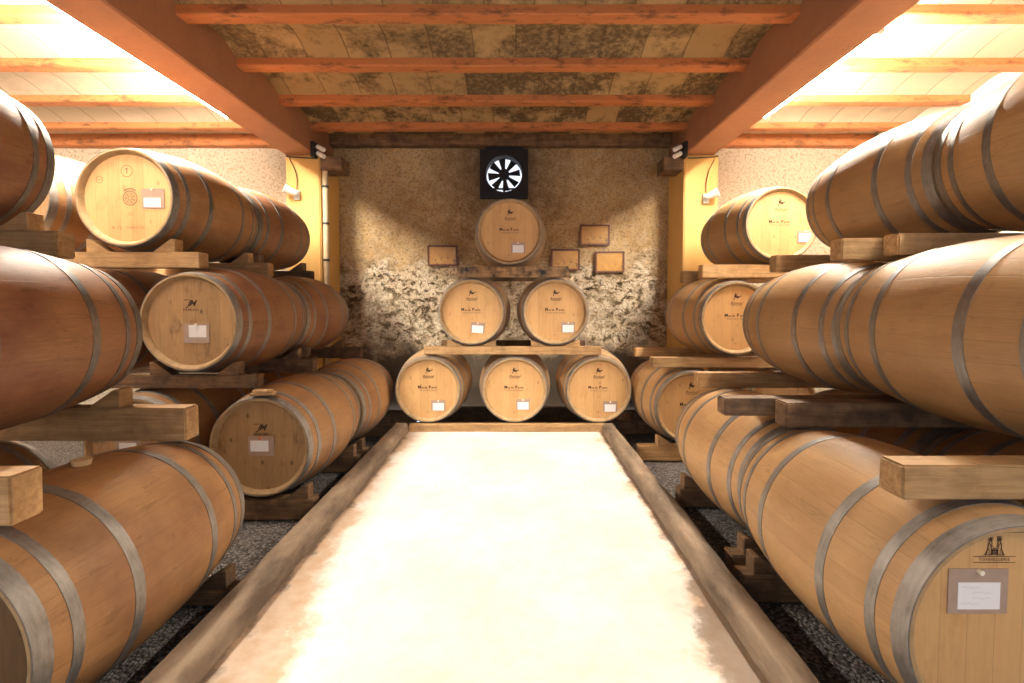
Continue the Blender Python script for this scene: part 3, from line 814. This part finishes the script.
barrel('K1t', XL[2]-.73, 2.89, ZL[2], *oldb, 'bright-topped barrel of the second row seen left of the round-stamped head', 'second-row top barrel on the left')
# right
XR = (1.31, 1.715, 2.165); ZR = (0.295, 1.003, 1.765)
barrel('RAb', 1.290, 1.20, ZR[0], *pale, 'large floor barrel at the lower right corner, two-figure emblem and pinned card on its head', 'two-figure emblem barrel at right', mark='figures', card=cd(-.091, .105, pw=.154, ph=.118, cdx=-.089, cdz=.093, cw=.109, ch=.071, writing=True))
barrel('RAm', 1.735, 1.24, 1.035, *pale, 'large pale middle-tier barrel running out of the right edge', 'right foreground middle barrel')
barrel('RAt', XR[2], 1.25, ZR[2], *pale, 'pale top-tier barrel at the upper right edge, nearest on that tier', 'right foreground top barrel', bung='silicone')
barrel('RBb', 1.325, 2.165, ZR[0], *pale, 'second floor barrel on the right, butted behind the one with two-figure emblem', 'second floor barrel at right')
barrel('RBm', 1.765, 2.20, 1.022, *pale, 'second middle-tier barrel on the right, its far end before the dark-lettered head', 'second middle barrel at right')
barrel('RBt', XR[2], 2.21, ZR[2], *pale, 'second top-tier barrel on the right with a white bung on its belly', 'second top barrel at right', bung='silicone')
barrel('RAb2', 2.05, 1.20, ZR[0], *oldb, 'added floor barrel of the second row at right, behind the two-figure emblem barrel', 'added second-row floor barrel at right')  # from here to RCm2: barrels added to block light behind the stack
barrel('RBb2', 2.06, 2.165, ZR[0], *oldb, 'added floor barrel of the second row at right, glimpsed beneath the dark timbers', 'farther second-row floor barrel at right')
barrel('RAm2', 2.475, 1.24, 1.035, *oldb, 'added middle-tier barrel of the second row at right, hidden behind the nearest pale one', 'second-row middle barrel at right')
barrel('RBm2', 2.49, 2.20, 1.022, *oldb, 'added middle-tier barrel of the second row at right, behind the second pale one', 'farther second-row middle barrel at right')
barrel('RCb2', 2.15, 3.86, .300, *oldb, 'added floor barrel of the second row at right, outward of the far floor barrel', 'far second-row floor barrel at right')
barrel('RCm2', 2.50, 3.86, 1.020, *oldb, 'added middle-tier barrel of the second row at right, outward of the far one', 'far second-row middle barrel at right')
barrel('RCb', 1.42, 3.86, .300, *pale, 'far floor barrel on the right whose amber head is half hidden by timbers', 'far floor barrel at right', mark='crest')
barrel('RCm', 1.77, 3.86, 1.020, *pale, 'far middle-tier barrel on the right with an amber head and no card in view', 'far middle barrel at right', mark='crest')
barrel('RCt', 2.12, 3.88, 1.772, *pale, 'far top-tier barrel on the right, brightly lit head with a card at its lower right', 'far top barrel at right', mark='crest', card=cd(.20, -.100, pw=.125, ph=.10, cdz=-.106))
# pyramid at the far wall
pc = dict(pw=.125, ph=.095)
barrel('Pb1', -.79, 4.30, .362, *pale, 'left barrel in the bottom row of the pyramid against the far wall', 'left bottom barrel of the pyramid', mark='crest', card=cd(.09, -.143, cdz=-.155, **pc))
barrel('Pb2', -.012, 4.31, .360, *pale, 'centre barrel in the bottom row of the pyramid against the far wall', 'centre bottom barrel of the pyramid', mark='crest', card=cd(.076, -.135, cdz=-.147, **pc))
barrel('Pb3', .745, 4.31, .358, *pale, 'right barrel in the bottom row of the pyramid against the far wall', 'right bottom barrel of the pyramid', mark='crest', card=cd(.105, -.15, cdz=-.165, **pc))
barrel('Pm1', -.40, 4.33, 1.060, *pale, 'left of the two barrels in the middle row of the far pyramid', 'left middle barrel of the pyramid', mark='crest', card=cd(.054, -.143, cdz=-.155, tilt=.08, **pc))
barrel('Pm2', .355, 4.33, 1.060, *pale, 'right of the two barrels in the middle row of the far pyramid', 'right middle barrel of the pyramid', mark='crest', card=cd(.115, -.138, cdz=-.15, **pc))
barrel('Pt', -.055, 4.34, 1.778, *pale, 'single barrel crowning the pyramid directly below the round fan', 'top barrel of the pyramid', mark='crest', card=cd(.074, -.14, cdz=-.152, **pc))

# ------------------------------------------------------------------ timbers and wedges
CL = 0.3235     # barrel radius where it bears on a timber, with a hair of clearance
LOOK = {'timber': 'sawn pale', 'timber_dark': 'dark weathered', 'timber_charred': 'blackened'}
seedn = [10]
def wedge(x, y, z, s, mat, label, h=1.0, w=0.075):
    """chock: s=+1 slopes up towards +x"""
    mb = MB()
    P = [(0.125, 0.0), (0.255, 0.0), (0.255, 0.092*h), (0.232, 0.092*h), (0.125, 0.006)]
    xs0 = 0.19
    poly = [((p[0]-xs0)*s, p[1]) for p in P]
    if s < 0: poly = poly[::-1]
    mb.prism(poly, -w/2, w/2)
    o = mb.build('wooden_wedge', M[mat])
    o.location = (x + s*xs0, y, z)
    md = o.modifiers.new('soft edges', 'BEVEL'); md.width = 0.004; md.segments = 1
    tag(o, label, 'wedge', 'wedges chocking the barrels')
def bearer(key, below, end, x0, x1, mat='timber', chocks='a', depth=0.09, yoff=0.03, rough=0.003):
    bx, yf, zc, who = BARRELS[key]
    y0 = yf+yoff if end == 'front' else yf+L-yoff-depth
    def reach(k):                        # widest the barrel gets over the timber
        c = BARRELS[k][1]+HL
        return max(rad(max(-HL, min(HL, q-c))) for q in (y0-.004, y0+depth+.004)) + 0.006
    zhi = zc - reach(key)
    zlo = GZ if below is None else BARRELS[below][2] + reach(below)
    seedn[0] += 1
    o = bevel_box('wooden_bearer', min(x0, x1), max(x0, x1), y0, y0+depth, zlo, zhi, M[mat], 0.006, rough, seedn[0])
    tag(o, f"{LOOK[mat]} timber under the {end} end of the {who}", 'timber', 'timbers carrying the barrels')
    aisle = 1 if bx < 0 else -1
    for c in chocks:
        s = aisle if c == 'a' else -aisle
        side = 'aisle' if c == 'a' else 'wall'
        wedge(bx+s*.012, y0+depth/2, zhi, s, mat, h=.85, label=f"wooden wedge at the {end} end, {side} side of the {who}")
    return o
GZ = -0.143
def tiers(keys, ends_x, far_x, dark=(), ch=None, dflt='a'):
    """keys: bottom, middle, top of one stack; ends_x: aisle ends of their timbers"""
    for t, k in enumerate(keys):
        for e in ('front', 'back'):
            ex = ends_x[t] if not isinstance(ends_x[t], dict) else ends_x[t][e]
            mat = 'timber_dark' if (k, e) in dark or (k, '*') in dark else 'timber'
            bearer(k, keys[t-1] if t else None, e, ex, far_x[t], mat, (ch or {}).get((k, e), dflt if t else 'a'))
tiers(('LFb', 'LFm', 'LFt'), (-1.21, {'front': -1.305, 'back': -1.40}, {'front': -2.0, 'back': -1.925}), (-2.65, -2.75, -2.75), {('LFb', '*')}, {})
tiers(('L1b', 'L1m', 'L1t'), (-1.20, -1.56, -1.90), (-2.6, -3.05, -3.45), {('L1b', '*'), ('L1m', '*')}, {('L1m', 'front'): 'aw', ('L1t', 'front'): 'aw'})
tiers(('L2b', 'L2m', 'L2t'), (-1.18, {'front': -1.62, 'back': -1.50}, -1.98), (-2.6, -3.05, -3.0), {('L2b', '*'), ('L2m', '*'), ('L2t', '*')})
tiers(('RAb', 'RAm', 'RAt'), (.965, {'front': 1.03, 'back': 1.165}, {'front': 1.735, 'back': 1.635}), (2.35, 2.7, 2.75), {('RAb', 'back'), ('RAm', 'back')}, dflt='')
tiers(('RBb', 'RBm', 'RBt'), ({'front': 1.0, 'back': 1.03}, {'front': .97, 'back': 1.15}, {'front': 1.50, 'back': 1.63}), (2.35, 2.7, 2.75), {('RBb', '*'), ('RBm', 'front')}, dflt='')
tiers(('RCb', 'RCm', 'RCt'), (1.0, {'front': 1.10, 'back': 1.16}, {'front': 1.50, 'back': 1.62}), (2.4, 2.75, 2.75), {('RCb', 'back')}, dflt='')
# pyramid: long planks front and back for each row
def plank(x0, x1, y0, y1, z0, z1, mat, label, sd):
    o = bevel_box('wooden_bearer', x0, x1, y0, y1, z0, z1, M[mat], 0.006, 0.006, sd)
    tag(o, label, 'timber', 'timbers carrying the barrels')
def prow(up, low, y0, y1):
    def reach(k):
        c = BARRELS[k][1]+HL
        return max(rad(max(-HL, min(HL, q-c))) for q in (y0-.004, y1+.004)) + 0.006
    hi = min(BARRELS[k][2]-reach(k) for k in up)
    lo = GZ if low is None else max(BARRELS[k][2]+reach(k) for k in low)
    return y0, y1, lo, hi
B3, B2, B1 = ('Pb1', 'Pb2', 'Pb3'), ('Pm1', 'Pm2'), ('Pt',)
plank(-.825, .765, *prow(B2, B3, 4.335, 4.395), 'timber', 'long pale plank across the front of the bottom row of the pyramid', 61)
ZP = prow(B2, B3, 4.335, 4.395)[3]
plank(-.80, .74, *prow(B2, B3, 5.16, 5.22), 'timber_dark', 'long dark plank across the back of the bottom row of the pyramid', 62)
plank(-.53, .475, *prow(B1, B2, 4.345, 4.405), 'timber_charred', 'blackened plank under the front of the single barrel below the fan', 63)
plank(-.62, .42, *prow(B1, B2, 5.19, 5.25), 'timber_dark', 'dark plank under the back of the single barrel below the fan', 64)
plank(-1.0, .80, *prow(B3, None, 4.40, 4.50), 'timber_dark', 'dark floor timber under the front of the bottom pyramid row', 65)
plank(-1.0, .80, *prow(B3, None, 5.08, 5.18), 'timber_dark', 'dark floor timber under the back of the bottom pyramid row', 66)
for k in ('Pm1', 'Pm2'):
    bx, yf, zc, who = BARRELS[k]
    for s in (-1, 1):
        wedge(bx-s*.035, 4.367, ZP, s, 'timber', f"small wedge on the {'left' if s < 0 else 'right'} side of the {who}", 0.55, 0.05)
# shims lying on top of the knotty carded barrel
for k, (dz, rz, w, lab) in enumerate(((0.0, .15, .13, 'lower of two thin wooden shims lying on the knotty carded barrel'), (.016, -.25, .10, 'upper of two thin wooden shims lying on the knotty carded barrel'))):
    o = bevel_box('wooden_shim', -w/2, w/2, -.03, .03, 0, .014, M['timber'], .003, .001, 70+k)
    o.location = (-1.485, 2.822, 0.300+.306+dz); o.rotation_euler = (0, 0, rz)
    tag(o, lab, 'shim', 'shims on the left floor barrel')

# ------------------------------------------------------------------ exhaust fan
fan = tag(empty('exhaust_fan', (FX, YW, FZ-.29)), 'round exhaust fan in a dark square housing high on the far wall, daylight behind', 'fan')
c0 = 0.29
mb = MB(); seg = 40; S = 0.285; RO = 0.215
def sq(a):
    cx, sx = math.cos(a), math.sin(a); k = S/max(abs(cx), abs(sx)); return cx*k, sx*k
for y in (-0.09, -0.02):
    for k in range(seg):
        a = 2*PI*k/seg+PI/4; x, z = sq(a); mb.v.append((x, y, c0+z))
    for k in range(seg):
        a = 2*PI*k/seg+PI/4; mb.v.append((RO*math.cos(a), y, c0+RO*math.sin(a)))
for k in range(seg):
    k2 = (k+1) % seg
    mb.face((k, k2, seg+k2, seg+k)); mb.face((2*seg+k, 3*seg+k, 3*seg+k2, 2*seg+k2))
    mb.face((k, 2*seg+k, 2*seg+k2, k2)); mb.face((seg+k, seg+k2, 3*seg+k2, 3*seg+k))
mb.build('housing', M['fan_metal'], fan)
mb = MB(); mb.lathe([(-0.10, RO), (-0.10, RO+0.012), (0.08, RO+0.012), (0.08, RO)], 48, c0, closed=True); mb.build('shroud', M['fan_metal'], fan, smooth=40)
mb = MB(); mb.tube([(0, -.075, c0), (0, -.06, c0), (0, .02, c0)], .062, 20); mb.build('hub', M['fan_metal'], fan, smooth=40)
for k in range(8):
    a = 2*PI*k/8+.13
    mb = MB(); n = 6
    for i in range(n+1):
        r = .055+.135*i/n; wd = .020+.026*i/n; tw = .55-.2*i/n
        for s in (-1, 1):
            for q in (-.002, .002):
                t = s*wd
                mb.v.append((r*math.cos(a)-t*math.cos(tw)*math.sin(a), -.03+t*math.sin(tw)+q, c0+r*math.sin(a)+t*math.cos(tw)*math.cos(a)))
    for i in range(n):
        p = 4*i
        mb.face((p, p+4, p+6, p+2)); mb.face((p+1, p+3, p+7, p+5)); mb.face((p, p+1, p+5, p+4)); mb.face((p+2, p+6, p+7, p+3))
    mb.face((0, 2, 3, 1)); mb.face((4*n, 4*n+1, 4*n+3, 4*n+2))
    mb.build('blade', M['fan_metal'], fan)
mb = MB()
mb.box(-.012, .012, .03, .045, c0-.21, c0+.21); mb.box(-.21, .21, .03, .045, c0-.16, c0-.14)
mb.build('bracket', M['fan_metal'], fan)
mb = MB(); mb.box(-.22, .22, -.060, .0, c0+.295, c0+.325); mb.build('hood', M['fan_metal'], fan)

# ------------------------------------------------------------------ framed prints
def picture(px0, px1, pz0, pz1, label, mat, tilt=0.0):
    w, h = px1-px0, pz1-pz0
    r = tag(empty('framed_picture', ((px0+px1)/2, YW-.032, pz0), 0), label, 'picture', 'framed prints on the far wall')
    r.rotation_euler = (0, tilt, 0)
    mb = MB(); t = .020
    mb.box(-w/2, w/2, -.02, .0, 0, t); mb.box(-w/2, w/2, -.02, .0, h-t, h)
    mb.box(-w/2, -w/2+t, -.02, .0, t, h-t); mb.box(w/2-t, w/2, -.02, .0, t, h-t)
    mb.build('frame', M['frame_wood'], r)
    mb = MB(); mb.box(-w/2+t, w/2-t, -.010, -.002, -(h-2*t)/2, (h-2*t)/2); o = mb.build('print', M[mat], r); o.location = (0, 0, h/2)
k = (YW-.04)/484
def fr(x0, x1, y0, y1): return ((x0-516)*k, (x1-516)*k, 1.15+(302-y1)*k, 1.15+(302-y0)*k)
for box, lab, mt, tl in ((( -1.060, -.703, 1.584, 1.828), 'framed ochre print hanging alone to the left of the top barrel', 'print', .0),
                    ((.417, .764, 1.530, 1.783), 'framed print just right of the blackened plank, partly behind the pyramid', 'print', .01),
                    ((.764, 1.120, 1.827, 2.073), 'highest of the three framed prints on the right of the fan', 'print', .0),
                    ((.952, 1.301, 1.504, 1.755), 'palest framed print, lowest right one of the three on the right', 'print_pale', -.01)):
    picture(*box, lab, mt, tl)

# ------------------------------------------------------------------ lamps, cables, pipe
# fluorescent battens on the outer flanks of both beams
def batten(x, y0, y1, z, s, label, which):
    """x is the flank of the beam; s the side the lamp faces"""
    r = tag(empty('batten_light', (x, (y0+y1)/2, z)), label, 'lamp', 'strip lamps along the beams')
    hl = (y1-y0)/2
    mb = MB(); mb.box(min(0, s*.04), max(0, s*.04), -hl, hl, .012, .07); mb.build('lamp_body', M['white_paint'], r)
    mb = MB(); mb.tube([(s*.075, -hl+.05, 0.0), (s*.075, hl-.05, 0.0)], .014, 12); mb.build('fluorescent_tube', M['tube_'+which], r, smooth=40)
    mb = MB()
    for a, b_ in ((-hl+.02, -hl+.05), (hl-.05, hl-.02)): mb.box(min(s*.03, s*.09), max(s*.03, s*.09), a, b_, -.016, .03)
    mb.build('tube_holder', M['white_paint'], r)
for s, x in ((-1, -2.512), (1, 2.157)):
    sd = 'left' if s < 0 else 'right'
    batten(x, 2.40 if s < 0 else 3.0, 4.45, 2.81, s, f'added strip lamp on the outer flank of the {sd} beam, over the far barrels', 'far')
    batten(x, 0.75, 2.10, 2.81, s, f'added strip lamp on the outer flank of the {sd} beam, over the foreground barrels', 'middle')  # unseen repeat of the far lamp, added for light from the front
    batten(x, -1.2, 0.1, 2.81, s, f'added strip lamp on the outer flank of the {sd} beam, behind the camera', 'near')  # unseen lamp added behind the camera as front fill

# twin spotlights at the far ends of the beams
def twin(x, s, label):
    r = tag(empty('twin_spotlight', (x, 5.27, 2.70)), label, 'spotlight', 'twin spotlights by the beam ends')
    mb = MB(); mb.box(-.018, .018, -.05, .05, 0, .16); mb.build('bracket', M['black'], r)
    for dz in (.115, .045):
        d = Vector((s*.75, -.35, -.45)).normalized(); p = Vector((s*.045, -.01, dz))
        mb = MB(); mb.tube([p, p+d*.10], .024, 14)
        h = mb.build('lamp_head', M['white_paint'], r, smooth=40)
        mb = MB(); mb.tube([p-d*.03, p-d*.001], .027, 14); mb.tube([Vector((s*.01, -.01, dz)), p], .010, 8); mb.build('lamp_socket', M['black'], h, smooth=40)
twin(-2.17, 1, 'pair of small white spotlights on a black bracket at the left beam end')
twin(1.81, -1, 'pair of small white spotlights on a black bracket at the right beam end')

# white floodlights fixed to the ochre pillars, with their cables
def flood(x, z, s, label, clabel):
    r = tag(empty('flood_lamp', (x, 5.318, z)), label, 'lamp', 'flood lamps on the pillars')
    mb = MB(); mb.box(-.03, .03, -.03, 0, -.05, .05); mb.build('wall_plate', M['white_paint'], r)
    mb = MB(); mb.tube([(0, -.02, .02), (-s*.02, -.07, .03), (-s*.03, -.10, .03)], .010, 8); a = mb.build('arm', M['white_paint'], r, smooth=40)
    d = Vector((-s*.75, -.5, .35)).normalized(); p = Vector((-s*.02, -.10, .02))
    mb = MB(); mb.tube([p-d*.05, p-d*.02, p+d*.05, p+d*.08], .028, 14, r2=.052); mb.build('lamp_head', M['white_paint'], r, smooth=40)
    pts = []
    x_out = (-2.49 if s > 0 else 2.19); x_in = (-2.19 if s > 0 else 1.86)
    for t in range(13):
        u = t/12; pts.append((x_in+(x_out-x_in)*u, 5.300+.003*math.sin(u*9), 2.705+.02*u*u))
    lp = [(x_out+s*.015, 5.30, 2.735), (x_out+s*.04, 5.30, 2.71)]
    for t in range(12):
        u = t/11; lp.append((x_out+s*.05+(x-x_out-s*.05)*u+s*.03*math.sin(u*PI), 5.300, 2.68+(z+.06-2.68)*u))
    mb = MB(); mb.tube(pts, .006, 6); mb.tube(lp, .0045, 6)
    c = mb.build('cable', M['black'], None, smooth=40); tag(c, clabel, 'cable')
flood(-2.375, 2.31, 1, 'white flood lamp on the left ochre pillar', 'dark cable looping across the head of the left ochre pillar')
flood(2.06, 2.27, -1, 'white flood lamp on the right ochre pillar', 'dark cable looping across the head of the right ochre pillar')
# conduit beside the left pillar
r = tag(empty('conduit', (-2.09, 5.36, -0.14)), 'slim pale conduit running down the wall beside the left ochre pillar', 'pipe')
mb = MB(); mb.tube([(0, 0, 0), (0, 0, 2.72)], .030, 12); mb.build('pipe', plain('limewashed pipe', (.62, .50, .32), .7), r, smooth=40)
for z in (1.75, 2.15, 2.55):
    mb = MB(); mb.lathe([(-.012, .0305), (-.012, .035), (.012, .035), (.012, .0305)], 16, 0, closed=True)
    c = mb.build('pipe_clip', M['black'], r); c.rotation_euler = (PI/2, 0, 0); c.location = (0, 0, z)

# ------------------------------------------------------------------ light, camera, view
w = bpy.data.worlds.new('daylight'); SC.world = w; w.use_nodes = True
bg = w.node_tree.nodes['Background']
bg.inputs[0].default_value = (0.86, 0.91, 1.0, 1); bg.inputs[1].default_value = 1.25

cam = bpy.data.cameras.new('camera'); co = bpy.data.objects.new('camera', cam); COL.objects.link(co)
co.location = (0, 0, 1.15)
co.rotation_euler = (PI/2 - math.radians(2.33), 0, 0)
cam.sensor_width = 36.0; cam.lens = 484/1024*36
cam.shift_x = -4/1024; cam.shift_y = -19.8/1024
cam.clip_start = 0.05
SC.camera = co
SC.view_settings.view_transform = 'Standard'; SC.view_settings.look = 'None'
SC.view_settings.exposure = 0.0; SC.view_settings.gamma = 1.0; SC.view_settings.use_curve_mapping = False
SC.cycles.use_denoising = True
SC.cycles.max_bounces = 8
